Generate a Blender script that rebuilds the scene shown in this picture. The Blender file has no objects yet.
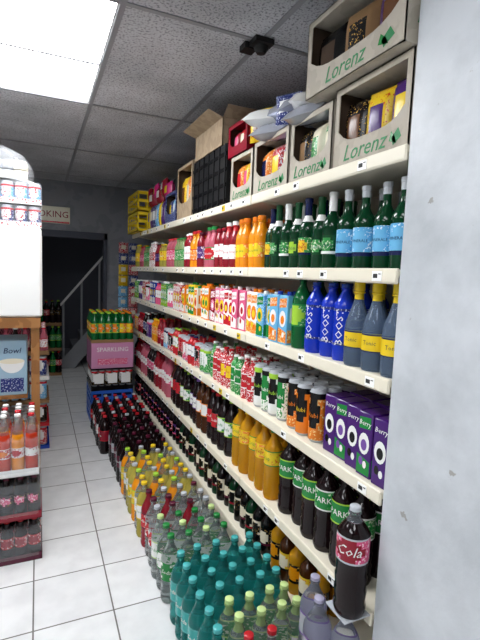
import bpy, math, random
from mathutils import Matrix, Vector
random.seed(4)
scene=bpy.context.scene

# ------------------------------------------------------------ materials
def lin(h):
    h=h.lstrip('#'); c=[int(h[i:i+2],16)/255 for i in (0,2,4)]
    return tuple(x/12.92 if x<=.04045 else ((x+.055)/1.055)**2.4 for x in c)+(1,)
MATS={}
def mat(name,col,rough=.4,metal=0,trans=0,emit=0,ior=1.4,p2=None,ps=60,thr=.5,bump=0,alpha=1):
    m=bpy.data.materials.new(name); m.use_nodes=True
    nt=m.node_tree; b=nt.nodes['Principled BSDF']
    b.inputs['Base Color'].default_value=lin(col)
    b.inputs['Roughness'].default_value=rough
    b.inputs['Metallic'].default_value=metal
    b.inputs['IOR'].default_value=ior
    b.inputs['Transmission Weight'].default_value=trans
    b.inputs['Alpha'].default_value=alpha
    if emit:
        b.inputs['Emission Color'].default_value=lin(col); b.inputs['Emission Strength'].default_value=emit
    if p2:
        tc=nt.nodes.new('ShaderNodeTexCoord')
        n=nt.nodes.new('ShaderNodeTexNoise'); n.inputs['Scale'].default_value=ps; n.inputs['Detail'].default_value=2
        nt.links.new(tc.outputs['Object'],n.inputs['Vector'])
        r=nt.nodes.new('ShaderNodeValToRGB'); e=r.color_ramp.elements
        e[0].position=thr; e[0].color=lin(col); e[1].position=thr+.03; e[1].color=lin(p2)
        nt.links.new(n.outputs['Fac'],r.inputs['Fac']); nt.links.new(r.outputs['Color'],b.inputs['Base Color'])
    if bump:
        n2=nt.nodes.new('ShaderNodeTexNoise'); n2.inputs['Scale'].default_value=40
        bp=nt.nodes.new('ShaderNodeBump'); bp.inputs['Strength'].default_value=bump
        nt.links.new(n2.outputs['Fac'],bp.inputs['Height']); nt.links.new(bp.outputs['Normal'],b.inputs['Normal'])
    MATS[name]=m; return name

for n,c in dict(white='e8e8e6',black='0c0c0e',red='b8242c',crimson='8c1428',pink='d85c84',hotpink='c42c70',orange='e07c20',
    amber='d0880e',yellow='e4c428',lemon='f4ea50',lime='9cc83c',palelime='c0d890',green='21803c',dkgreen='0c4422',teal='18a0a0',tealcap='46a8a8',blue='1f3f9c',
    skyblue='6ab0da',navy='141c48',purple='44206a',violet='74509c',lilac='a8a4bc',grey='8a8c90',cream='e4dcc4',brown='6a4428',silver='b4b8be',plum='54182e',tealc='36a09c',casepink='c486aa').items():
    mat(n,c,.25)
mat('p_redwhite','b8222c',.28,p2='ece8e8',ps=120,thr=.55)
mat('p_whitered','e8e4e4',.28,p2='b42830',ps=110,thr=.56)
mat('p_blue','5aa6d4',.28,p2='dce8f0',ps=150,thr=.58)
mat('p_green','2c8a40',.28,p2='dce4c8',ps=130,thr=.58)
mat('p_whitegreen','e4e8e0',.28,p2='3a9448',ps=110,thr=.56)
mat('p_orange','e07c20',.28,p2='f0d898',ps=120,thr=.57)
mat('p_yellow','e4c028',.28,p2='c8501c',ps=110,thr=.6)
mat('p_pink','d04878',.28,p2='f0d4dc',ps=120,thr=.56)
mat('p_purple','441c68',.28,p2='b898d0',ps=150,thr=.63)
mat('p_black','141214',.25,p2='d0a450',ps=140,thr=.62)
mat('p_navy','1c2c70',.28,p2='ccd4e8',ps=130,thr=.58)
mat('g_darkgreen','06341c',.05)
mat('g_green','0e6a34',.06,trans=.35)
mat('g_black','080608',.05)
mat('g_cola','160a0c',.04)
mat('g_teal','48c4c0',.04,trans=.85,ior=1.28)
mat('g_clear','e6eeee',.04,trans=.9,ior=1.28)
mat('g_lilac','d8dce8',.04,trans=.88,ior=1.28)
mat('g_yellow','e8da6a',.05,trans=.65,ior=1.28)
mat('g_lime','bcd894',.05,trans=.65,ior=1.28)
mat('g_amber','e8a820',.05,trans=.5,ior=1.28)
mat('g_orange','ee9418',.08,trans=.15)
mat('g_redorange','e0482c',.06,trans=.4,ior=1.25)
mat('g_pink','dc7488',.06,trans=.45,ior=1.25)
mat('g_red','9c2030',.06,trans=.35)
mat('g_blue','1634b4',.08)
mat('g_bluegrey','7488a4',.05,trans=.6,ior=1.25)
mat('g_brown','3a1c08',.06)
mat('cardboard','a8947a',.8,p2='9c8870',ps=20)
mat('cardpale','b8b0a2',.75,p2='aea698',ps=14)
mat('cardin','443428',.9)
mat('cardbrown','8a6a48',.85)
mat('shelfpaint','e6dfcc',.35)
mat('shelfback','bdb7aa',.5)
mat('tag','fbfbf8',.5)
mat('tagink','303030',.6)
mat('wood','9a6a3c',.6,p2='84572e',ps=14)
mat('film','d8dce2',.1,alpha=.14)
mat('bagsilver','b8bcc8',.22,metal=.5,bump=.3)
mat('crateblack','101012',.5)
mat('lorenz','1f7f48',.5)
mat('emitpanel','fafcff',.5,emit=21)
mat('emitpanel2','fafcff',.5,emit=11)
mat('emitdim','ffffff',.5,emit=2.2)
mat('frame','c8c8c8',.4)

# ------------------------------------------------------------ mesh accumulation
class Acc:
    def __init__(s): s.V=[];s.F=[];s.M=[]
    def add(s,o,pos=(0,0,0),rz=0,sc=1,mp=None,mtx=None):
        k=len(s.V)
        if mtx is None:
            c,si=math.cos(rz)*sc,math.sin(rz)*sc; x0,y0,z0=pos
            s.V.extend([(x*c-y*si+x0,x*si+y*c+y0,z*sc+z0) for x,y,z in o.V])
        else:
            s.V.extend([tuple(mtx@Vector(v)) for v in o.V])
        s.F.extend([tuple(i+k for i in f) for f in o.F])
        s.M.extend([mp.get(m,m) for m in o.M] if mp else o.M)
        return s
    def quad(s,pts,key):
        k=len(s.V); s.V.extend(pts); s.F.append(tuple(range(k,k+len(pts)))); s.M.append(key)
    def box(s,x0,x1,y0,y1,z0,z1,key):
        k=len(s.V)
        s.V.extend([(x0,y0,z0),(x1,y0,z0),(x1,y1,z0),(x0,y1,z0),(x0,y0,z1),(x1,y0,z1),(x1,y1,z1),(x0,y1,z1)])
        for f in ((0,3,2,1),(4,5,6,7),(0,1,5,4),(1,2,6,5),(2,3,7,6),(3,0,4,7)):
            s.F.append(tuple(i+k for i in f)); s.M.append(key)
        return s
    def build(s,name,smooth=True,ang=.75):
        me=bpy.data.meshes.new(name)
        me.from_pydata(s.V,[],s.F)
        keys=sorted(set(s.M)); ix={k:i for i,k in enumerate(keys)}
        for k in keys: me.materials.append(MATS[k])
        me.polygons.foreach_set('material_index',[ix[m] for m in s.M])
        if smooth:
            me.polygons.foreach_set('use_smooth',[True]*len(s.F))
            me.set_sharp_from_angle(angle=ang)
        me.update()
        ob=bpy.data.objects.new(name,me); scene.collection.objects.link(ob); return ob

def lathe(prof,n=20,logo=None):
    a=Acc(); rings=[]
    for r,z,k in prof:
        if r<1e-5: rings.append([len(a.V)]); a.V.append((0,0,z))
        else:
            rings.append(list(range(len(a.V),len(a.V)+n)))
            for i in range(n):
                t=2*math.pi*(i+.5)/n; a.V.append((r*math.cos(t),r*math.sin(t),z))
    for j in range(len(prof)-1):
        A,B=rings[j],rings[j+1]; key=prof[j][2]; zm=(prof[j][1]+prof[j+1][1])/2
        for i in range(n):
            i2=(i+1)%n; kk=key
            if logo and logo[0]<zm<logo[1]:
                t=2*math.pi*(i+1)/n; d=abs(t-math.pi)
                v=(zm-(logo[0]+logo[1])/2)/((logo[1]-logo[0])/2)
                if (d/logo[2])**2+v*v<1: kk=logo[3]
            if len(A)==1 and len(B)==1: continue
            if len(A)==1: a.F.append((A[0],B[i2],B[i]))
            elif len(B)==1: a.F.append((A[i],A[i2],B[0]))
            else: a.F.append((A[i],A[i2],B[i2],B[i]))
            a.M.append(kk)
    return a

def text(s,size,key,ext=.0006,shear=0,res=2):
    cu=bpy.data.curves.new('t','FONT'); cu.body=s; cu.size=size; cu.extrude=ext; cu.align_x='CENTER'; cu.align_y='CENTER'; cu.resolution_u=res; cu.shear=shear
    ob=bpy.data.objects.new('t',cu); scene.collection.objects.link(ob)
    bpy.context.view_layer.update()
    me=bpy.data.meshes.new_from_object(ob.evaluated_get(bpy.context.evaluated_depsgraph_get()))
    a=Acc(); a.V=[tuple(v.co) for v in me.vertices]; a.F=[tuple(p.vertices) for p in me.polygons]; a.M=[key]*len(a.F)
    bpy.data.objects.remove(ob); bpy.data.meshes.remove(me); bpy.data.curves.remove(cu)
    return a
def wrap(t,s,size,R,z,key='txt',vert=False,shear=0):
    """printed word wrapped round a bottle/can label"""
    w=text(s,size,key,0,shear,1); r=R+.0008
    if vert: w.V=[(-r*math.cos(-y/r),r*math.sin(y/r),z+x) for x,y,_ in w.V]
    else: w.V=[(-r*math.cos(x/r),-r*math.sin(x/r),z+y) for x,y,_ in w.V]
    o=Acc(); o.add(t); o.add(w); return o

def pet(R,H,l0=.3,l1=.6,sh=.62,nk=.88,rn=.0135,waist=0,ribs=False,n=20,logo=True,power=1.0,topf=.6):
    p=[(0,.006,'liq'),(R*.6,0,'liq'),(R*.88,0,'liq'),(R,.016,'liq')]
    if ribs:
        for i in range(3):
            z=.03+i*(l0*H-.04)/3
            p+=[(R,z,'liq'),(R*.93,z+.008,'liq')]
    k=8
    for i in range(k+1):
        u=(0,.07,.22,.36,.5,.64,.78,.93,1)[i]
        z=(l0+(l1-l0)*u)*H
        rr=R*(1.004-waist*math.sin(math.pi*u))
        p.append((rr,z,'liq' if i==k else ('band' if i in (0,k-1) else 'label')))
    for i in range(7):
        t=i/6; z=(sh+(nk-sh)*t)*H
        f=(.5+.5*math.cos(math.pi*t))**power
        p.append((rn+(R-rn)*f,z,'liq' if t<topf else 'top'))
    p+=[(rn*1.35,nk*H+.002,'top'),(rn*1.35,nk*H+.006,'top'),(rn,nk*H+.007,'top'),(rn,nk*H+.009,'cap'),
        (rn*1.22,nk*H+.010,'cap'),(rn*1.22,H-.002,'cap'),(rn*1.05,H,'cap'),(0,H,'cap')]
    lg=((l0+.03)*H,(l1-.03)*H,1.0,'logo') if logo else None
    return lathe(p,n,lg)

def glass(R,H,l0=.2,l1=.48,sh=.55,ns=.75,rn=.014,foil=.8,n=20):
    p=[(0,.01,'liq'),(R*.7,0,'liq'),(R*.95,.002,'liq'),(R,.012,'liq')]
    k=7
    for i in range(k+1):
        p.append((R*1.004,(l0+(l1-l0)*i/k)*H,'liq' if i==k else ('band' if i==0 else 'label')))
    for i in range(7):
        t=i/6; p.append((rn+(R-rn)*(.5+.5*math.cos(math.pi*t)),(sh+(ns-sh)*t)*H,'liq' if t<.5 else 'neck'))
    p+=[(rn,foil*H,'cap'),(rn*1.08,foil*H+.002,'cap'),(rn*1.05,.94*H,'cap'),(rn*1.2,.945*H,'cap'),(rn*1.2,H-.002,'cap'),(rn,H,'cap'),(0,H,'cap')]
    return lathe(p,n,((l0+.04)*H,(l1-.04)*H,.9,'logo'))

def can(R,H,n=18):
    p=[(0,.004,'metal'),(R*.7,0,'metal'),(R*.8,.002,'metal'),(R,.012,'label')]
    for i in range(1,8): p.append((R,.012+(H-.028)*i/8,'band' if i==7 else 'label'))
    p+=[(R,H-.016,'metal'),(R*.86,H-.003,'metal'),(R*.86,H,'metal'),(R*.8,H-.001,'metal'),(R*.78,H-.006,'metal'),(0,H-.006,'metal')]
    return lathe(p,n,(.02+.15*H,H*.8,.95,'logo'))

def rbox(sx,sy,sz,b=.003,key='body'):
    a=Acc(); X,Y=sx/2,sy/2
    idx={}
    for ix in (-1,1):
        for iy in (-1,1):
            for iz in (-1,1):
                for ax in range(3):
                    x=ix*(X-(b if ax!=0 else 0)); y=iy*(Y-(b if ax!=1 else 0)); z=(sz-(b if ax!=2 else 0)) if iz>0 else (b if ax!=2 else 0)
                    idx[(ix,iy,iz,ax)]=len(a.V); a.V.append((x,y,z))
    def f(l): a.F.append(tuple(l)); a.M.append(key)
    for s in (-1,1):
        f([idx[(s,-s,-1,0)],idx[(s,s,-1,0)],idx[(s,s,1,0)],idx[(s,-s,1,0)]])
        f([idx[(s,s,-1,1)],idx[(-s,s,-1,1)],idx[(-s,s,1,1)],idx[(s,s,1,1)]])
        f([idx[(-1,-s,s,2)],idx[(1,-s,s,2)],idx[(1,s,s,2)],idx[(-1,s,s,2)]])
    for p in (-1,1):
        for q in (-1,1):
            f([idx[(p,q,-1,0)],idx[(p,q,-1,1)],idx[(p,q,1,1)],idx[(p,q,1,0)]])
            f([idx[(p,-1,q,0)],idx[(p,-1,q,2)],idx[(p,1,q,2)],idx[(p,1,q,0)]])
            f([idx[(-1,p,q,1)],idx[(-1,p,q,2)],idx[(1,p,q,2)],idx[(1,p,q,1)]])
            for r in (-1,1): f([idx[(p,q,r,0)],idx[(p,q,r,1)],idx[(p,q,r,2)]])
    return a

def disc(cy,cz,ry,rz,x,key,n=14):
    a=Acc(); a.quad([(x,cy-ry*math.cos(2*math.pi*i/n),cz+rz*math.sin(2*math.pi*i/n)) for i in range(n)],key); return a

def M3(cx,cy,cz,pos):
    m=Matrix.Identity(4)
    for i,c in enumerate((cx,cy,cz)):
        for r in range(3): m[r][i]=c[r]
    m.translation=Vector(pos); return m
def onX(pos): return M3((0,-1,0),(0,0,1),(-1,0,0),pos)
def onY(pos): return M3((1,0,0),(0,0,1),(0,-1,0),pos)

def carton(sx,sy,sz,cap=True,word=None,vert=False):
    a=rbox(sx,sy,sz,.003,'body'); X=-sx/2-.0006; Yh=sy/2
    a.quad([(X,Yh*.9,sz*.04),(X,-Yh*.9,sz*.04),(X,-Yh*.9,sz*.26),(X,Yh*.9,sz*.34)],'label')
    a.add(disc(0,sz*.52,Yh*.74,sz*.17,X-.0004,'logo'))
    a.add(disc(0,sz*.50,Yh*.42,sz*.09,X-.0008,'logo2'))
    a.add(disc(Yh*.3,sz*.24,Yh*.3,sz*.07,X-.0008,'logo2',10)); a.add(disc(-Yh*.25,sz*.2,Yh*.26,sz*.06,X-.0010,'logo',10))
    a.quad([(X,Yh*.8,sz*.74),(X,-Yh*.8,sz*.77),(X,-Yh*.8,sz*.95),(X,Yh*.8,sz*.92)],'label')
    if word: a.add(text(word,sy*.36,'txt',0,.2,1),mtx=onX((X-.0008,0,sz*.84)))
    Y=-sy/2-.0006; Xh=sx/2
    a.quad([(-Xh*.9,Y,sz*.04),(Xh*.9,Y,sz*.04),(Xh*.9,Y,sz*.3),(-Xh*.9,Y,sz*.3)],'label')
    a.quad([(-Xh*.6,Y,sz*.45),(Xh*.6,Y,sz*.45),(Xh*.6,Y,sz*.75),(-Xh*.6,Y,sz*.75)],'logo')
    if cap: a.add(lathe([(.013,0,'cap'),(.013,.014,'cap'),(.011,.016,'cap'),(0,.016,'cap')],12),(0,0,sz))
    return a

def pillow(w,h,t,key='bag',n=8):
    a=Acc()
    for side in (-1,1):
        k=len(a.V)
        for i in range(n+1):
            for j in range(n+1):
                u=2*i/n-1; v=2*j/n-1
                th=t/2*(max(0,1-abs(v)**3))**.6*(max(0,1-u**4))**.6
                a.V.append((side*th,u*w/2*(1-.05*(1-v*v)),(v+1)*h/2))
        for i in range(n):
            for j in range(n):
                q=(k+i*(n+1)+j,k+(i+1)*(n+1)+j,k+(i+1)*(n+1)+j+1,k+i*(n+1)+j+1)
                a.F.append(q if side>0 else q[::-1])
                a.M.append(key+'2' if (2<=i<n-2 and 3<=j<n-2) else key)
    return a

# ------------------------------------------------------------ dimensions
H=1.55; CEIL=2.58
XF=.95; XB=1.38; Y0=.99; Y1=5.0
SZ=[.20,.50,.90,1.25,1.58,1.93]
XL=-2.09; XR=1.40; YB=5.9; YF=-1.72

# ------------------------------------------------------------ shell
def nodes(name):
    m=bpy.data.materials.new(name); m.use_nodes=True; MATS[name]=m
    return m.node_tree, m.node_tree.nodes['Principled BSDF']
nt,b=nodes('floortile')
tc=nt.nodes.new('ShaderNodeTexCoord'); mp=nt.nodes.new('ShaderNodeMapping')
mp.inputs['Location'].default_value=(.03,.08,0)
br=nt.nodes.new('ShaderNodeTexBrick'); br.offset=0; br.squash=1
br.inputs['Scale'].default_value=1; br.inputs['Brick Width'].default_value=.335; br.inputs['Row Height'].default_value=.335
br.inputs['Mortar Size'].default_value=.004; br.inputs['Mortar Smooth'].default_value=.3
br.inputs['Color1'].default_value=lin('e2e3e3'); br.inputs['Color2'].default_value=lin('d9dadb'); br.inputs['Mortar'].default_value=lin('66645f')
nz=nt.nodes.new('ShaderNodeTexNoise'); nz.inputs['Scale'].default_value=9; nz.inputs['Detail'].default_value=7
mx=nt.nodes.new('ShaderNodeMix'); mx.data_type='RGBA'; mx.blend_type='MULTIPLY'; mx.inputs[0].default_value=.26
rp=nt.nodes.new('ShaderNodeValToRGB'); rp.color_ramp.elements[0].position=.3; rp.color_ramp.elements[0].color=(.55,.55,.56,1); rp.color_ramp.elements[1].position=.6
nt.links.new(tc.outputs['Object'],mp.inputs['Vector']); nt.links.new(mp.outputs['Vector'],br.inputs['Vector'])
nt.links.new(tc.outputs['Object'],nz.inputs['Vector']); nt.links.new(nz.outputs['Fac'],rp.inputs['Fac'])
nt.links.new(br.outputs['Color'],mx.inputs[6]); nt.links.new(rp.outputs['Color'],mx.inputs[7]); nt.links.new(mx.outputs[2],b.inputs['Base Color'])
b.inputs['Roughness'].default_value=.42
bp=nt.nodes.new('ShaderNodeBump'); bp.inputs['Strength'].default_value=.25; bp.invert=True
nt.links.new(br.outputs['Fac'],bp.inputs['Height']); nt.links.new(bp.outputs['Normal'],b.inputs['Normal'])
nt,b=nodes('ceiltile')
tc=nt.nodes.new('ShaderNodeTexCoord')
n1=nt.nodes.new('ShaderNodeTexNoise'); n1.inputs['Scale'].default_value=95; n1.inputs['Detail'].default_value=3
r1=nt.nodes.new('ShaderNodeValToRGB'); r1.color_ramp.elements[0].position=.34; r1.color_ramp.elements[0].color=lin('84848a'); r1.color_ramp.elements[1].position=.5; r1.color_ramp.elements[1].color=lin('cecfd4')
n2=nt.nodes.new('ShaderNodeTexNoise'); n2.inputs['Scale'].default_value=2.2; n2.inputs['Detail'].default_value=5
r2=nt.nodes.new('ShaderNodeValToRGB'); r2.color_ramp.elements[0].position=.3; r2.color_ramp.elements[0].color=(.62,.62,.63,1); r2.color_ramp.elements[1].position=.65
mx=nt.nodes.new('ShaderNodeMix'); mx.data_type='RGBA'; mx.blend_type='MULTIPLY'; mx.inputs[0].default_value=1
for n in (n1,n2): nt.links.new(tc.outputs['Object'],n.inputs['Vector'])
nt.links.new(n1.outputs['Fac'],r1.inputs['Fac']); nt.links.new(n2.outputs['Fac'],r2.inputs['Fac'])
nt.links.new(r1.outputs['Color'],mx.inputs[6]); nt.links.new(r2.outputs['Color'],mx.inputs[7]); nt.links.new(mx.outputs[2],b.inputs['Base Color'])
b.inputs['Roughness'].default_value=.9
bp=nt.nodes.new('ShaderNodeBump'); bp.inputs['Strength'].default_value=.3; nt.links.new(n1.outputs['Fac'],bp.inputs['Height']); nt.links.new(bp.outputs['Normal'],b.inputs['Normal'])
mat('wallgrey','86888e',.7,p2='7e8086',ps=6)
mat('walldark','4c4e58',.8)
mat('wallleft','b8bab8',.8)
mat('tbar','8c8c90',.5)
mat('black_m','151515',.5)
nt,b=nodes('plaster')
tc=nt.nodes.new('ShaderNodeTexCoord')
n1=nt.nodes.new('ShaderNodeTexNoise'); n1.inputs['Scale'].default_value=4; n1.inputs['Detail'].default_value=7; n1.inputs['Roughness'].default_value=.6
r1=nt.nodes.new('ShaderNodeValToRGB'); e=r1.color_ramp.elements; e[0].position=.3; e[0].color=lin('acb1b6'); e[1].position=.6; e[1].color=lin('c8ccd1')
n2=nt.nodes.new('ShaderNodeTexNoise'); n2.inputs['Scale'].default_value=22; n2.inputs['Detail'].default_value=4
r2=nt.nodes.new('ShaderNodeValToRGB'); e=r2.color_ramp.elements; e[0].position=.25; e[0].color=lin('a09078'); e[1].position=.28; e[1].color=(1,1,1,1)
mx=nt.nodes.new('ShaderNodeMix'); mx.data_type='RGBA'; mx.blend_type='MULTIPLY'; mx.inputs[0].default_value=.6
for n in (n1,n2): nt.links.new(tc.outputs['Object'],n.inputs['Vector'])
nt.links.new(n1.outputs['Fac'],r1.inputs['Fac']); nt.links.new(n2.outputs['Fac'],r2.inputs['Fac'])
nt.links.new(r1.outputs['Color'],mx.inputs[6]); nt.links.new(r2.outputs['Color'],mx.inputs[7]); nt.links.new(mx.outputs[2],b.inputs['Base Color'])
b.inputs['Roughness'].default_value=.4
bp=nt.nodes.new('ShaderNodeBump'); bp.inputs['Strength'].default_value=.25; bp.inputs['Distance'].default_value=.02
nt.links.new(n1.outputs['Fac'],bp.inputs['Height']); nt.links.new(bp.outputs['Normal'],b.inputs['Normal'])

def boxobj(name,*a): return Acc().box(*a).build(name,False)
boxobj('floor',XL,2.0,YF,9.0,-.1,0,'floortile')
boxobj('wall_left',XL-.1,XL,YF,YB,0,CEIL,'wallleft')
boxobj('wall_right',XR,XR+.1,YF,YB,0,CEIL,'wallgrey')
boxobj('wall_front',XL-.1,XR+.1,YF-.1,YF,0,CEIL,'wallleft')
a=Acc(); a.box(XL-.1,-.15,YB,YB+.1,0,CEIL,'wallgrey'); a.box(.80,XR+.1,YB,YB+.1,0,CEIL,'wallgrey'); a.box(-.15,.80,YB,YB+.1,1.95,CEIL,'wallgrey')
a.build('wall_back',False)
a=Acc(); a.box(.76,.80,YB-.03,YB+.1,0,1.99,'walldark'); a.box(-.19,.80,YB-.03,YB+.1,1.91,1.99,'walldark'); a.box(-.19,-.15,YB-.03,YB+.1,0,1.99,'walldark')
a.build('trim_1',False)
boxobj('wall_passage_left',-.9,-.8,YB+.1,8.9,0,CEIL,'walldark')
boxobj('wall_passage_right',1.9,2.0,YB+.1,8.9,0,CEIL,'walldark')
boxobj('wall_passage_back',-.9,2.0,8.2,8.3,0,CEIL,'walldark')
cells=[(-.29,1.88),(-.29,-.52),(-1.49,-.52),(-1.49,1.88)]
xs=[XL,-1.49,-.89,-.29,.31,.91,XR]; ys=[YF,-.52,.68,1.88,3.08,4.28,5.48,YB]
a=Acc()
for i in range(len(xs)-1):
    for j in range(len(ys)-1):
        if (xs[i],ys[j]) in cells: continue
        a.box(xs[i],xs[i+1],ys[j],ys[j+1],CEIL,CEIL+.03,'ceiltile')
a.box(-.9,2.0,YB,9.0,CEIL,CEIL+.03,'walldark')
for x in xs[1:-1]: a.box(x-.012,x+.012,YF,YB,CEIL-.004,CEIL+.002,'tbar')
for y in ys[1:-1]: a.box(XL,XR,y-.012,y+.012,CEIL-.0045,CEIL+.0015,'tbar')
a.build('ceiling',False)
for q,(x,y) in enumerate(cells):
    a=Acc()
    a.box(x+.02,x+.58,y+.02,y+1.18,CEIL+.012,CEIL+.02,'emitpanel' if q==0 else 'emitpanel2')
    a.box(x,x+.02,y,y+1.2,CEIL+.002,CEIL+.05,'frame'); a.box(x+.58,x+.6,y,y+1.2,CEIL+.002,CEIL+.05,'frame')
    a.box(x+.02,x+.58,y,y+.02,CEIL+.002,CEIL+.05,'frame'); a.box(x+.02,x+.58,y+1.18,y+1.2,CEIL+.002,CEIL+.05,'frame')
    a.box(x+.02,x+.58,y+.592,y+.61,CEIL-.003,CEIL+.012,'tbar')
    a.box(x,x+.6,y,y+1.2,CEIL+.05,CEIL+.06,'frame')
    a.build('ceiling_light_panel',False)
a=Acc(); a.box(.4,.9,6.5,7.0,CEIL-.03,CEIL-.002,'frame'); a.box(.42,.88,6.52,6.98,CEIL-.034,CEIL-.0302,'emitdim'); a.build('passage_fill_light',False)  # added fill panel, unseen, only brightens the dark passage
a=Acc(); a.add(rbox(.45,.85,CEIL,.008,'plaster'),(.945+.225,.135+.425,0)); a.build('plaster_pillar',False)
a=Acc(); a.box(.86,.95,1.83,1.92,CEIL-.025,CEIL-.004,'black_m'); a.box(.84,.90,1.9,1.96,CEIL-.03,CEIL-.004,'black_m'); a.add(lathe([(0,-.03,'black_m'),(.02,-.027,'black_m'),(.03,-.012,'black_m'),(.035,0,'black_m'),(0,0,'black_m')],14),(.91,1.88,CEIL-.025))
a.build('ceiling_camera_mount')

# ------------------------------------------------------------ shelving
a=Acc()
a.box(XB-.015,XB,Y0,Y1,.0,2.1,'shelfback')
for k,z in enumerate(SZ):
    y=Y0
    while y<Y1-.01:
        y2=min(y+1.003,Y1)
        a.box(XF+.004,XB-.015,y+.001,y2-.001,z-.018,z,'shelfpaint')
        a.add(rbox(.012,(y2-y)-.003,.046,.003,'shelfpaint'),(XF+.002,(y+y2)/2,z-.042))
        a.box(XF-.006,XF-.0045,y+.003,y2-.003,z-.036,z-.002,'shelfpaint')
        t=y+.06
        while t<y2-.06 and k>0:
            if random.random()<.7:
                a.box(XF-.0075,XF-.0055,t,t+.042,z-.035,z-.005,'tag' if random.random()<.92 else 'yellow')
                a.box(XF-.0082,XF-.0074,t+.018,t+.037,z-.026,z-.013,'tagink'); a.box(XF-.0082,XF-.0074,t+.004,t+.014,z-.015,z-.012,'tagink')
            t+=random.uniform(.09,.18)
        for yy in (y+.004,y2-.008): 
            a.quad([(XF+.03,yy,z-.018),(XB-.02,yy,z-.018),(XB-.02,yy,z-.075)],'shelfpaint')
        y=y2
for y in (Y0,Y0+1.003,Y0+2.006,Y0+3.009,Y1-.03): a.box(XB-.04,XB-.012,y,y+.03,0,2.1,'shelfpaint')
a.box(XF+.02,XF+.03,Y0,Y1,0,.16,'shelfpaint')
a.build('shop_shelving_unit',False)

# ------------------------------------------------------------ products on shelves
def row(name,tmpl,maps,z,y0,y1,dy,cols,dx,x0=None,rj=.25,face=.35,jit=.005,block=None,skip=0,vs=0):
    A=Acc(); n=max(1,int(round((y1-y0)/dy))); dy=(y1-y0)/n
    for i in range(n):
        y=y0+dy*(i+.5)
        sc=1-vs*((i//(block or 1))*0.618%1)
        push=random.choice([0,0,0,.012])
        for j in range(cols):
            if skip and random.random()<skip: continue
            x=(x0 if x0 is not None else XF+.015+dx/2)+j*dx+push
            m=maps[int(i//block)%len(maps)] if block else maps[i%len(maps)]
            t=tmpl[int(i//(block or 1))%len(tmpl)] if isinstance(tmpl,list) else tmpl
            A.add(t,(x+random.uniform(-jit,jit),y+random.uniform(-jit,jit),z),face+random.uniform(-rj,rj),sc,mp=m)
    return A.build(name)
def mpb(liq,label,cap,logo=None,top=None,neck=None,logo2=None,txt='white',band=None): 
    return dict(liq=liq,label=label,cap=cap,logo=logo or label,top=top or liq,neck=neck or liq,body=liq,logo2=logo2 or label,metal='silver',txt=txt,band=band or cap)

B_min=wrap(glass(.037,.28,.16,.5,.55,.78,.013,.86),'MINERALE',.0135,.037,.095)
B_wine=wrap(glass(.037,.29,.2,.44,.55,.78,.014,.74),'Schön',.022,.037,.09)
B_2l=pet(.048,.325,.36,.62,.66,.93,waist=.02,ribs=True,power=.9)
B_2lt=wrap(pet(.048,.325,.52,.76,.74,.93,ribs=True,power=.9),'Cola',.042,.048,.208,shear=.3)
B_15=wrap(pet(.043,.325,.35,.62,.64,.92,.014,ribs=True),'Soda',.026,.043,.158,shear=.2)
B_1l=wrap(pet(.039,.28,.2,.68,.7,.92,waist=.03),'BOOST',.04,.039,.122,vert=True)
B_tonic=wrap(pet(.043,.29,.22,.42,.45,.86,.015,power=1.1,topf=.7),'Tonic',.02,.043,.093)
B_05=wrap(pet(.032,.225,.25,.6,.62,.91,waist=.05,n=14),'Fizz',.018,.032,.096)
B_05b=wrap(pet(.031,.205,.3,.7,.74,.9,waist=.0,n=14,power=.7),'Vita',.02,.031,.1)
B_juice=wrap(pet(.037,.26,.2,.5,.6,.88,.017),'Juice',.02,.037,.09,shear=.2)
B_juice2=wrap(pet(.036,.245,.25,.62,.68,.9,.018,power=.7),'Fruit',.022,.036,.105)
C_can=wrap(can(.032,.168),'ENERGY',.022,.032,.085,vert=True); C_can33=can(.033,.116)
C_tall=wrap(can(.034,.215),'Rubi',.026,.034,.11,vert=False)
K_1l=carton(.07,.066,.215,word='Juice'); K_pack=carton(.095,.066,.215,False,word='Berry'); K_slim=carton(.06,.05,.2,word='Mix')

z=SZ[4]
row('sparkling_mineral_water_bottles',B_min,[mpb('g_darkgreen','p_blue','silver','skyblue',neck='g_darkgreen',txt='navy',band='navy')],z,1.0,1.36,.084,3,.085,rj=.1)
row('sparkling_grape_drink_bottles',B_wine,[mpb('g_darkgreen','dkgreen','white','p_green',neck='g_darkgreen',txt='navy'),mpb('g_darkgreen','g_darkgreen','dkgreen','p_green',neck='white'),mpb('g_darkgreen','p_green','navy','p_yellow',neck='white',txt='red'),mpb('g_darkgreen','dkgreen','dkgreen','lime',neck='white',txt='navy')],z,1.38,1.93,.078,3,.08,vs=.04)
row('orange_juice_bottles',B_juice,[mpb('g_orange','p_orange','orange','yellow',txt='green')],z,1.95,2.25,.078,3,.08)
row('cordial_bottles',[B_juice,B_juice2],[mpb('g_red','p_whitered','white','white',top='red',txt='red'),mpb('g_red','p_redwhite','crimson','white',txt='red'),mpb('g_pink','p_whitegreen','green','red'),mpb('g_red','p_whitered','plum','p_purple'),mpb('g_orange','p_whitered','red','p_orange')],z,2.27,3.2,.078,3,.08,block=2,vs=.05)
row('mixed_cordial_bottles',[B_05,B_juice2,B_05b],[mpb('g_lime','p_green','green'),mpb('g_pink','p_pink','red'),mpb('g_yellow','p_yellow','yellow'),mpb('g_red','p_purple','black'),mpb('p_whitered','p_redwhite','white')],z,3.22,4.95,.075,3,.075,block=3,vs=.08)
z=SZ[3]
row('tonic_water_bottles',B_tonic,[mpb('g_bluegrey','yellow','yellow','yellow',top='yellow',txt='navy',band='navy')],z,1.0,1.27,.09,3,.09)
row('energy_drink_bottles',B_1l,[mpb('g_blue','g_blue','blue','g_blue',band='p_navy')],z,1.275,1.525,.083,3,.083,rj=.1,face=.45)
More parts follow.
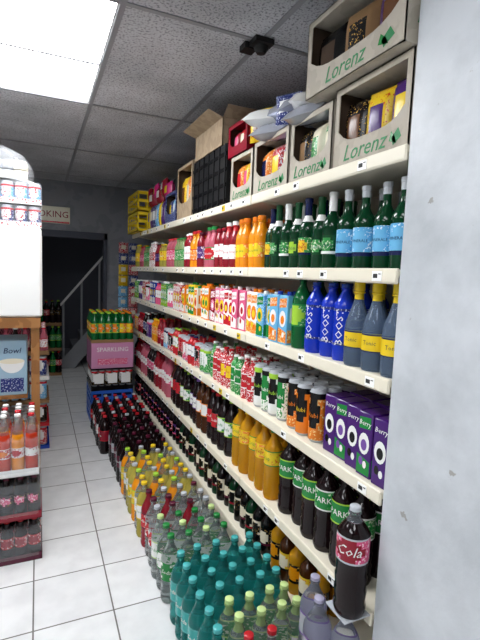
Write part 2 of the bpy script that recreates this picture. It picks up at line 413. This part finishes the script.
row('green_soda_bottle',pet(.042,.31,.3,.6,.62,.9),[mpb('g_green','p_green','green','lime')],z,1.54,1.63,.09,3,.085)
row('tropical_juice_cartons',K_1l,[mpb('skyblue','p_orange','blue','white',logo2='orange'),mpb('p_blue','green','white','yellow',logo2='green'),mpb('white','p_orange','orange','orange',logo2='yellow')],z,1.65,2.08,.071,3,.078,rj=.03,face=.1,block=2,vs=.05)
row('berry_juice_cartons',K_1l,[mpb('pink','white','white','white',logo2='red',txt='red'),mpb('white','red','red','red',logo2='yellow'),mpb('p_pink','white','white','yellow',logo2='crimson',txt='red'),mpb('crimson','p_whitered','white','p_pink',logo2='white',txt='red')],z,2.1,2.6,.071,3,.078,rj=.03,face=.1,block=2,vs=.08)
row('citrus_juice_cartons',[K_1l,K_slim],[mpb('orange','white','orange','yellow',logo2='green',txt='green'),mpb('cream','orange','green','orange',logo2='red'),mpb('yellow','green','green','white',logo2='orange')],z,2.62,3.2,.071,3,.078,rj=.03,face=.1,block=2,vs=.06)
row('mixed_juice_cartons',[K_slim,C_can,K_slim,B_05b],[mpb('p_redwhite','white','white','yellow',txt='red'),mpb('p_purple','pink','white','white'),mpb('p_green','lime','white','white'),mpb('pink','white','red','white',logo2='red',txt='red'),mpb('blue','white','white','yellow',txt='blue'),mpb('crimson','p_pink','black','white')],z,3.22,4.95,.066,3,.07,rj=.05,face=.1,block=3,vs=.1)
z=SZ[2]
row('blackcurrant_drink_cartons',K_pack,[mpb('purple','purple','purple','white',logo2='black'),mpb('purple','green','purple','white',logo2='violet')],z,1.0,1.36,.0675,2,.11,rj=.02,face=.05)
row('tropical_energy_cans',C_tall,[mpb('orange','p_orange','black','black',txt='orange'),mpb('orange','orange','black','black',txt='yellow')],z,1.38,1.64,.075,3,.075)
row('lime_energy_cans',C_tall,[mpb('white','p_whitegreen','black','green'),mpb('white','white','black','black',txt='lime',band='lime')],z,1.66,1.95,.075,3,.075)
row('iced_tea_bottles',[B_05,B_05b],[mpb('p_redwhite','p_whitered','white','red'),mpb('p_green','p_whitegreen','white','green'),mpb('p_redwhite','p_pink','red','yellow',txt='red')],z,1.97,2.6,.07,3,.07,block=2)
row('mixed_energy_cans',[C_can,C_can,B_05b],[mpb('red','p_green','lime','white',txt='green'),mpb('red','p_redwhite','red','black'),mpb('red','p_blue','navy','white',txt='navy'),mpb('red','p_pink','red','white',txt='red'),mpb('red','p_black','red','red')],z,2.62,3.7,.068,3,.07,block=2)
row('mixed_soft_drink_bottles',[B_05,B_05b,C_can],[mpb('g_red','p_redwhite','red'),mpb('g_orange','p_orange','yellow'),mpb('g_pink','p_purple','pink'),mpb('g_cola','p_navy','white')],z,3.72,4.95,.068,3,.07,block=3)
z=SZ[1]
B_park=wrap(pet(.047,.335,.5,.74,.72,.93,.014,ribs=True),'PARK',.032,.047,.208)
row('dark_soda_bottles',B_park,[mpb('g_cola','p_green','black','green',band='white'),mpb('g_cola','green','crimson','green',band='lime')],z,1.1,1.68,.097,3,.1,rj=.15,face=.45)
row('cider_bottles',wrap(pet(.045,.33,.5,.72,.7,.93,.014),'Crisp',.026,.045,.2),[mpb('g_amber','p_yellow','green','yellow',txt='green'),mpb('g_amber','p_orange','yellow','p_yellow',txt='crimson')],z,1.72,2.2,.094,3,.094)
row('cola_soda_bottles',[B_15,B_15,B_2l],[mpb('g_cola','p_green','lime','white',txt='green'),mpb('g_cola','p_black','red','red'),mpb('g_brown','p_orange','orange','white',txt='red'),mpb('g_cola','p_purple','violet','white',txt='purple')],z,2.24,3.5,.096,3,.096,block=2,vs=.05)
row('fruit_soda_bottles',B_15,[mpb('g_pink','p_pink','pink','white',txt='red'),mpb('g_red','p_redwhite','red','white',txt='red'),mpb('g_cola','p_whitered','white','pink')],z,3.52,4.95,.088,3,.088,block=3,vs=.1)
z=SZ[0]
row('wine_bottles',glass(.036,.27,.2,.5,.56,.76,.013,.8),[mpb('g_black','p_black','plum','cream'),mpb('g_black','cream','black','p_black'),mpb('g_darkgreen','cream','crimson','black')],z,1.75,3.2,.082,3,.085)
row('spirit_bottles',glass(.036,.27,.2,.5,.6,.75,.013,.8),[mpb('g_amber','p_black','black','amber'),mpb('g_brown','p_yellow','black','cream')],z,1.3,1.72,.085,3,.085)
row('stout_bottles',glass(.036,.27,.2,.5,.56,.76,.013,.8),[mpb('g_black','p_redwhite','crimson','black'),mpb('g_black','p_purple','pink','black')],z,3.22,4.95,.09,3,.09)

# ------------------------------------------------------------ floor bottles
def fl(name,tmpl,maps,y0,y1,xs_,dy=.09,block=None):
    A=Acc(); n=max(1,int(round((y1-y0)/dy)))
    for i in range(n):
        for j,x in enumerate(xs_):
            A.add(tmpl,(x+random.uniform(-.006,.006),y0+dy*(i+.5)+random.uniform(-.005,.005),0),.5+random.uniform(-.4,.4),mp=maps[((i//block) if block else (i+j))%len(maps)])
    return A.build(name)
XC=[.56,.65,.74,.83]
fl('red_capped_water_bottles',B_15,[mpb('g_clear','p_redwhite','red','white',txt='red')],1.02,1.29,XC[1:3])
fl('lime_capped_water_bottles',B_15,[mpb('g_clear','p_green','palelime','white',top='g_lime',txt='green')],1.29,1.47,XC[1:]+[.895])
A=Acc()
for i in range(6):
    for x in XC+[.905]:
        y=1.335+.09*i
        if x>.6 and i<2: continue
        A.add(B_15,(x+random.uniform(-.006,.006),y-.02*(x<.6),0),random.uniform(0,1),mp=mpb('g_teal','tealc','tealcap','tealc',top='g_teal',band='tealcap'))
A.build('teal_water_bottles')
fl('green_capped_soda_bottles',B_15,[mpb('g_clear','p_whitegreen','green','green',top='g_clear'),mpb('g_clear','p_green','green','white',txt='green'),mpb('g_clear','p_whitegreen','palelime','white',txt='green')],1.86,2.13,XC)
fl('cherry_soda_bottles',B_15,[mpb('g_clear','p_whitered','silver','red'),mpb('g_clear','p_whitered','plum','red'),mpb('g_red','p_redwhite','plum','red'),mpb('g_clear','p_whitegreen','silver','green')],2.14,2.41,XC)
fl('lemon_soda_bottles',B_15,[mpb('g_yellow','p_yellow','yellow','white',top='g_clear',txt='green'),mpb('g_clear','p_whitegreen','yellow','white',txt='green'),mpb('g_orange','p_green','lime','yellow',top='g_clear'),mpb('g_yellow','p_whitegreen','silver','yellow',txt='green')],2.42,3.05,XC)
fl('diet_cola_bottles',B_15,[mpb('g_cola','p_black','black','silver',txt='red'),mpb('g_cola','p_purple','plum','plum')],3.06,3.69,XC)
fl('cola_bottles',B_15,[mpb('g_cola','crimson','red','crimson'),mpb('g_cola','p_pink','red','red'),mpb('g_cola','p_black','silver','white',txt='red')],3.71,4.43,[.5,.59,.68,.77,.86])

def crate(x0,x1,y0,y1,h,key):
    c=Acc(); t=.008
    c.box(x0,x1,y0,y1,0,t,key)
    for zz in (0,h*.45,h-.03):
        c.box(x0,x1,y0,y0+t,zz,zz+.03,key); c.box(x0,x1,y1-t,y1,zz,zz+.03,key)
        c.box(x0,x0+t,y0,y1,zz,zz+.03,key); c.box(x1-t,x1,y0,y1,zz,zz+.03,key)
    for x in [x0+(x1-x0-.015)*i/4 for i in range(5)]:
        c.box(x,x+.015,y0+.001,y0+t-.001,0,h-.002,key); c.box(x,x+.015,y1-t+.001,y1-.001,0,h-.002,key)
    for y in [y0+(y1-y0-.015)*i/4 for i in range(5)]:
        c.box(x0+.001,x0+t-.001,y,y+.015,0,h-.002,key); c.box(x1-t+.001,x1-.001,y,y+.015,0,h-.002,key)
    return c

# ------------------------------------------------------------ top shelf cartons
zt=SZ[5]
def tray(name,y0,w,h,z,cols,d=.3,txt='Lorenz',x0=XF+.01,body='cardpale',rz=0,tilt=0,s0=.024):
    c=Acc(); t=.004
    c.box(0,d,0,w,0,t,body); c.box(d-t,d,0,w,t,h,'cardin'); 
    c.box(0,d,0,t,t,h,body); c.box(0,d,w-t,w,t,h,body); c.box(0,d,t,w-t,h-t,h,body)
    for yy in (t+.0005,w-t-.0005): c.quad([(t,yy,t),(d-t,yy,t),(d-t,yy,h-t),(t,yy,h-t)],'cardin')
    fh=h*.3; n=12; pts_in=[]
    for i in range(n+1):
        u=i/n; y=s0+(w-2*s0)*u
        pts_in.append((y,fh+ (h*.16)*(2*u-1)**4))
    for i in range(n):
        (ya,za),(yb,zb)=pts_in[i],pts_in[i+1]
        c.quad([(0,yb,0),(0,ya,0),(0,ya,za),(0,yb,zb)],body)
        c.quad([(t,ya,0),(t,yb,0),(t,yb,zb),(t,ya,za)],body)
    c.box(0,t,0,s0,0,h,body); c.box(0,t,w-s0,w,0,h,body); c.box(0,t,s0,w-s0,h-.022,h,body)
    if txt:
        c.add(text(txt,h*.27,'lorenz',.0004,.3),mtx=onX((-.001,w*.55,fh*.5)))
        c.add(text(txt,h*.3,'lorenz',.0004,.3),mtx=onY((d*.5,-.001,h*.3)))
        c.quad([(-.0008,w*.17,fh*.2),(-.0008,w*.08,fh*.45),(-.0008,w*.12,fh*.8),(-.0008,w*.19,fh*.5)],'lorenz')
        c.quad([(-.0008,w*.13,fh*.25),(-.0008,w*.22,fh*.4),(-.0008,w*.2,fh*.75),(-.0008,w*.15,fh*.5)],'green')
    k=3
    for i in range(k):
        for dd in range(2):
            col=cols[i%len(cols)]
            c.add(pillow((w-.02)/k*1.0,h*.8,.07),(.06+dd*.09,.012+(w-.02)*(i+.5)/k,.012),random.uniform(-.12,.12),mp={'bag':col[0],'bag2':col[1]})
    o=c.build(name); o.location=(x0,y0,z); o.rotation_euler=(0,tilt,rz); return o
tray('crisp_display_carton',1.0,.36,.27,zt,[('purple','yellow'),('p_yellow','purple'),('p_black','brown')])
tray('crisp_display_carton',1.375,.29,.25,zt,[('p_green','cream'),('cream','p_green'),('p_black','cardbrown')])
tray('crisp_display_carton',1.68,.33,.25,zt,[('p_purple','cream'),('p_redwhite','yellow'),('p_orange','navy')])
tray('crisp_display_carton',2.025,.27,.24,zt,[('p_orange','red'),('p_yellow','pink')],txt='Lorenz')
tray('crisp_display_carton',1.0,.50,.27,zt+.275,[('p_purple','brown'),('cardbrown','p_black'),('black','cardin')],x0=XF-.03,rz=0)
A=Acc()
for (y,x,zz,r,k) in ((1.58,1.03,.25,.3,'bagsilver'),(1.72,1.1,.26,-.2,'bagsilver'),(1.86,1.02,.25,.5,'bagsilver'),(1.98,1.08,.28,1.0,'white'),(1.64,1.06,.31,1.2,'white'),(1.8,1.04,.33,.1,'bagsilver'),(1.92,1.0,.32,.8,'white')):
    A.add(pillow(.24,.2,.08),mtx=Matrix.Translation((x,y,zt+zz+.03))@Matrix.Rotation(r,4,'Z')@Matrix.Rotation(1.25,4,'Y')@Matrix.Translation((0,0,-.1)),mp={'bag':k,'bag2':k})
for (y,x,k,k2) in ((1.92,1.0,'yellow','p_purple'),(2.03,1.0,'p_yellow','brown'),(1.75,.99,'p_navy','white'),(1.98,1.12,'p_redwhite','cream')):
    A.add(pillow(.13,.13,.05),(x,y,zt+.27),.5,mp={'bag':k,'bag2':k2})
A.build('foil_snack_bags')
tray('red_snack_box',2.1,.25,.17,zt+.245,[('crimson','pink'),('red','cream')],txt='',body='crimson')
A=Acc(); A.box(XF+.01,XF+.30,2.36,2.94,zt,zt+.34,'crateblack')
for i in range(7): A.box(XF+.003,XF+.01,2.37+.09*i,2.385+.09*i-.004,zt,zt+.34,'crateblack') 
for i in range(4): A.box(XF+.004,XF+.009,2.36,2.94,zt+.02+i*.085,zt+.04+i*.085,'black')
A.build('black_crate',False)
A=Acc(); t=.005; x0,x1,y0,y1,z0,z1=XF+.01,XF+.30,2.44,2.92,zt+.345,zt+.5
A.box(x0,x1,y0,y1,z0,z0+t,'cardboard'); A.box(x0,x0+t,y0,y1,z0,z1,'cardboard'); A.box(x1-t,x1,y0,y1,z0,z1,'cardboard'); A.box(x0,x1,y0,y0+t,z0,z1,'cardboard'); A.box(x0,x1,y1-t,y1,z0,z1,'cardboard')
A.quad([(x0,y0,z1),(x0,y1,z1),(x0-.09,y1,z1+.03),(x0-.09,y0,z1+.03)],'cardboard')
A.quad([(x0,y0,z1),(x1,y0,z1),(x1,y0-.07,z1+.05),(x0,y0-.07,z1+.05)],'cardboard')
A.build('open_cardboard_box',False)
tray('crisp_display_carton',2.97,.36,.38,zt,[('p_yellow','brown'),('p_orange','cream')],txt='',body='cardboard')
tray('crisp_display_carton',3.35,.32,.24,zt,[('p_navy','yellow'),('p_blue','white')],txt='',body='p_navy')
A=Acc()
for i in range(7):
    for j in range(2):
        k=[('p_navy','white'),('p_purple','cream'),('yellow','blue'),('p_blue','white')][(i+j)%4]
        A.add(pillow(.12,.22,.06),(XF+.05+.09*j,3.73+i*.1,zt),random.uniform(-.2,.2),mp={'bag':k[0],'bag2':k[1]})
A.build('crisp_bags')
A=Acc()
for i in range(6):
    k=random.choice([('red','cream'),('hotpink','yellow'),('crimson','white')])
    A.add(pillow(.15,.16,.08),(XF+.08,3.8+i*.14,zt+.22+.05*(i%2)),random.uniform(-.2,.2),mp={'bag':k[0],'bag2':k[1]})
A.build('red_crisp_bags')
for zz in (0,.2):
    c=crate(XF-.06,XF+.32,4.46,4.97,.19,'yellow'); o=c.build('yellow_crate',False); o.location.z=zt+zz

# near stack
c=crate(.785,.942,.995,1.27,.17,'crateblack'); c.box(.785,.942,.995,1.27,.165,.172,'crateblack'); c.build('black_bottle_crate',False)
A=Acc()
for x,y in ((.84,1.12),(.892,1.04),(.888,1.215)):
    A.add(B_2l,(x,y,.173),.3,1.0,mp=mpb('g_lilac','lilac','lilac','silver',top='g_lilac',band='violet'))
A.build('still_water_bottles')
A=Acc()
A.add(B_2lt,(.892,1.035,.503),.6,1.07,mp=mpb('g_cola','p_pink','silver','crimson',top='g_lilac'))
A.add(rbox(.1,.1,.005,.001,'silver'),(.892,1.04,.4985))
A.build('large_cola_bottle')

# ------------------------------------------------------------ end-of-aisle stack
sx0,sx1,sy0,sy1=.47,.88,4.5,4.95
mat('crateblue','2f62c4',.35)
c=crate(sx0,sx1,sy0,sy1,.165,'crateblue'); c.add(c,(0,0,.17)) if False else None
c2=crate(sx0,sx1,sy0,sy1,.165,'crateblue'); c.add(c2,(0,0,.17))
c.box(sx0+.012,sx1-.012,sy0+.012,sy1-.012,.01,.12,'navy'); c.box(sx0+.012,sx1-.012,sy0+.012,sy1-.012,.18,.29,'navy'); c.build('blue_drinks_crate',False)
A=Acc()
A.box(sx0,sx1,sy0,sy1,.34,.38,'black')
for i in range(6):
    for j in range(6): A.add(C_can,(sx0+.035+i*.068,sy0+.04+j*.07,.38),.9,1,mp=mpb('red','p_black','red','white',txt='black'))
for i in range(3): A.box(sx0+.03+.13*i,sx0+.12+.13*i,sy0-.002,sy0,.41,.51,'white')
A.box(sx0,sx1,sy0,sy1,.548,.56,'black')
A.build('beer_can_tray')
A=Acc(); A.add(rbox(sx1-sx0,sy1-sy0,.26,.006,'casepink'),((sx0+sx1)/2,(sy0+sy1)/2,.56)); A.box(sx0+.06,sx1-.06,sy0-.001,sy0,.60,.66,'p_pink')
A.add(text('SPARKLING',.06,'white',0),mtx=onY(((sx0+sx1)/2,sy0-.002,.75)))
A.build('pink_cardboard_case',False)
A=Acc(); A.box(sx0,sx1,sy0,sy1,.82,.85,'cardbrown')
for i in range(6):
    for j in range(6): A.add(B_05,(sx0+.035+i*.068,sy0+.04+j*.07,.85),.9,1.2,mp=random.choice([mpb('g_green','p_orange','orange','yellow'),mpb('g_green','p_green','lime','orange')]))
A.build('fruit_drink_tray')
A=Acc(); A.box(.98,1.0,YB-.01,YB,.9,1.9,'white')
for i in range(7):
    for j in range(2):
        k=random.choice(['p_redwhite','p_blue','p_yellow','p_whitered','p_navy'])
        A.add(pillow(.12,.13,.03),mtx=Matrix.Translation((1.0+.13*j,YB-.03,.92+.14*i))@Matrix.Rotation(math.pi/2,4,'Z'),mp={'bag':k,'bag2':'cream'})
A.build('hanging_snack_strip')
A=Acc(); A.add(rbox(.66,.012,.20,.003,'cream'),(.03,YB-.008,2.07)); A.box(-.29,.35,YB-.0165,YB-.015,2.075,2.095,'red')
A.add(text('NO SMOKING',.105,'crimson',.001),mtx=onY((.01,YB-.017,2.175)))
A.build('wall_sign',False)

# ------------------------------------------------------------ passage contents
A=Acc()
for k in range(9):
    A.box(.35+.13*k,.35+.13*(k+1),7.2,8.0,.15+.16*k,.15+.16*k+.03,'grey')
    A.box(.35+.13*k,.36+.13*k,7.2,8.0,-.01+.16*k if k else 0,.15+.16*k,'grey')
A.quad([(.2,7.19,0),(.5,7.19,0),(1.6,7.19,1.35),(1.6,7.19,1.65)],'grey')
A.quad([(.3,7.18,.95),(.3,7.18,1.0),(1.4,7.18,2.35),(1.4,7.18,2.3)],'frame')
for k in range(5): A.box(.33+.26*k,.36+.26*k,7.185,7.2,.1+.32*k,1.02+.32*k,'grey')
A.build('staircase',False)
A=Acc()
for lv in range(3):
    zz=lv*.36
    A.box(-.1,.3,6.75,7.17,zz,zz+.04,'cardbrown')
    for i in range(5):
        for j in range(4): A.add(B_15,(-.055+.08*i,6.8+.088*j,zz+.04),.9,.93,mp=random.choice([mpb('g_cola','p_redwhite','red'),mpb('g_green','p_green','lime'),mpb('g_cola','p_black','black')]))
A.build('stacked_soda_trays')

# ------------------------------------------------------------ left side
A=Acc(); A.add(rbox(.7,.75,.5,.012,'white'),(-.33,3.13,1.26)); A.box(.0195,.0215,2.8,3.45,1.3,1.72,'white')
A.build('white_cabinet',False)
A=Acc()
for x in (-.03,-.66):
    for y in (2.765,3.46): A.box(x-.01,x+.035,y,y+.042,0,1.22,'wood')
A.box(-.69,.01,2.755,2.80,1.2,1.258,'wood'); A.box(-.69,.01,3.46,3.505,1.2,1.258,'wood'); A.box(-.03,.012,2.80,3.46,1.2,1.258,'wood'); A.box(-.69,-.645,2.80,3.46,1.2,1.258,'wood')
A.box(-.68,-.06,2.81,3.45,.78,.80,'wood'); A.box(-.68,-.06,2.81,3.45,.4,.42,'wood')
A.build('timber_stand',False)
A=Acc()
mat('boxblue','9ab8cc',.5)
for i in range(2):
    bx=-.14-.17*i
    A.add(rbox(.155,.25,.32,.004,'boxblue'),(bx,2.95,.80)); y=2.824
    n=16
    A.quad([(bx+.065*math.cos(math.pi+math.pi*t/n),y-.001,1.0+.07*math.sin(math.pi+math.pi*t/n)) for t in range(n+1)],'white')
    A.quad([(bx+.065*math.cos(math.pi*2*t/n),y-.0015,1.0+.016*math.sin(math.pi*2*t/n)) for t in range(n)],'cream')
    A.box(bx-.06,bx+.06,y-.001,y,.82,.9,'p_navy')
    A.add(text('Bowl',.045,'navy',0,.2),mtx=onY((bx,y-.002,1.06)))
A.build('cereal_boxes')
A=Acc()
for lv,zz in enumerate((.42,.0)):
    for i in range(7):
        for j in range(6): A.add(C_can,(-.1-.075*i,2.9+.08*j,zz),.9,mp=mpb('red',['p_redwhite','p_blue'][lv],'red','white'))
A.build('soft_drink_cans')
def pack(name,x1,y0,z0,nx,ny,tmpl,mp,pitch,h,trayk='plum',film=0):
    A=Acc(); x0=x1-nx*pitch-.01; y1=y0+ny*pitch+.01
    A.box(x0,x1,y0,y1,z0,z0+.004,trayk)
    for (a,b,c,d) in ((x0,x1,y0,y0+.003),(x0,x1,y1-.003,y1),(x0,x0+.003,y0,y1),(x1-.003,x1,y0,y1)): A.box(a,b,c,d,z0,z0+.04,trayk)
    for i in range(nx):
        for j in range(ny):
            m=mp if isinstance(mp,dict) else mp[(i+j)%len(mp)]
            A.add(tmpl,(x0+.005+pitch*(i+.5),y0+.005+pitch*(j+.5),z0+.004),1.2,mp=m)
    if film: A.add(rbox(x1-x0+.004,y1-y0+.004,film,.02,'film'),((x0+x1)/2,(y0+y1)/2,z0+.005))
    return A.build(name)
B_s=pet(.031,.222,.35,.6,.6,.9,.0125,n=16)
pack('dark_drink_multipack',.01,2.44,0,6,4,B_s,mpb('g_cola','p_redwhite','red','crimson'),.0645,.2,'plum',.18)
pack('dark_drink_multipack',.01,2.44,.232,6,4,B_s,mpb('g_cola','p_black','plum','p_pink'),.0645,.2,'crimson',.18)
pack('orange_drink_multipack',.0,2.45,.464,6,4,pet(.031,.32,.3,.46,.56,.93,.0125,n=16,topf=.2),[mpb('g_redorange','p_redwhite','white','orange',top='g_clear'),mpb('g_orange','p_whitered','white','red',top='g_clear'),mpb('g_redorange','p_whitered','red','white',top='g_clear')],.0645,.2,'white',.2)
A=Acc()
for lv in range(2):
    z0=1.762+lv*.125
    for i in range(5):
        for j in range(4): A.add(C_can33,(-.015-.068*i,2.81+.068*j,z0),1.3,mp=mpb('red',['p_navy','p_blue'][lv],'red','p_whitered'))
    A.box(-.34,.02,2.775,3.05,z0,z0+.006,'white')
    A.box(-.34,.019,2.774,2.776,z0+.006,z0+.03,'p_whitered')
    A.add(rbox(.365,.28,.122,.015,'film'),(-.16,2.912,z0+.001))
A.build('canned_drink_multipacks')
A=Acc()
A.add(lathe([(.2,0,'film'),(.205,.05,'film'),(.19,.1,'film'),(.15,.15,'film'),(.08,.185,'film'),(0,.19,'film')],24),(-.22,2.98,2.03))
A.add(lathe([(0,0,'white'),(.21,0,'white'),(.215,.012,'white'),(0,.012,'white')],24),(-.22,2.98,2.018))
for i in range(5):
    for j in range(3):
        for l in range(2): A.add(lathe([(0,0,'bun'),(.036,.0,'bun'),(.044,.02,'bun'),(.035,.045,'bun'),(0,.055,'bun')],12),(-.33+.06*i,2.89+.08*j,2.032+.055*l),mp={'bun':random.choice(['p_whitered','cream','grey'])})
A.build('domed_cake_tray')
A=Acc()
for lv in range(4):
    zz=lv*.2
    A.box(-.5,.08,4.0,4.5,zz,zz+.03,['blue','red','cardbrown','white'][lv])
    for i in range(8):
        for j in range(7): A.add(C_can,(-.46+.07*i,4.04+.07*j,zz+.03),.9,mp=mpb('red',['p_redwhite','p_black','p_blue','p_navy'][lv],'red','white'))
A.build('drink_can_trays')
pack('bottled_drink_multipack',.08,4.0,.81,8,7,B_05,[mpb('g_cola','p_redwhite','white'),mpb('g_pink','p_whitered','red')],.07,.2,'cardbrown')

# ------------------------------------------------------------ camera
Yw=Vector((-202,54,-444)).normalized(); Xw=Vector((989,7,-444)); Xw=(Xw-Xw.dot(Yw)*Yw).normalized(); Zw=Xw.cross(Yw)
cam=bpy.data.cameras.new('camera'); co=bpy.data.objects.new('camera',cam); scene.collection.objects.link(co)
R=Matrix((Xw,Yw,Zw)).to_4x4(); R.translation=Vector((0,0,H)); co.matrix_world=R
cam.sensor_fit='HORIZONTAL'; cam.sensor_width=36; cam.lens=444/480*36; cam.clip_start=.02
scene.camera=co
w=bpy.data.worlds.new('world'); scene.world=w; w.use_nodes=True; w.node_tree.nodes['Background'].inputs[0].default_value=(.5,.55,.6,1); w.node_tree.nodes['Background'].inputs[1].default_value=.1
scene.view_settings.view_transform='Standard'
scene.view_settings.exposure=0.08
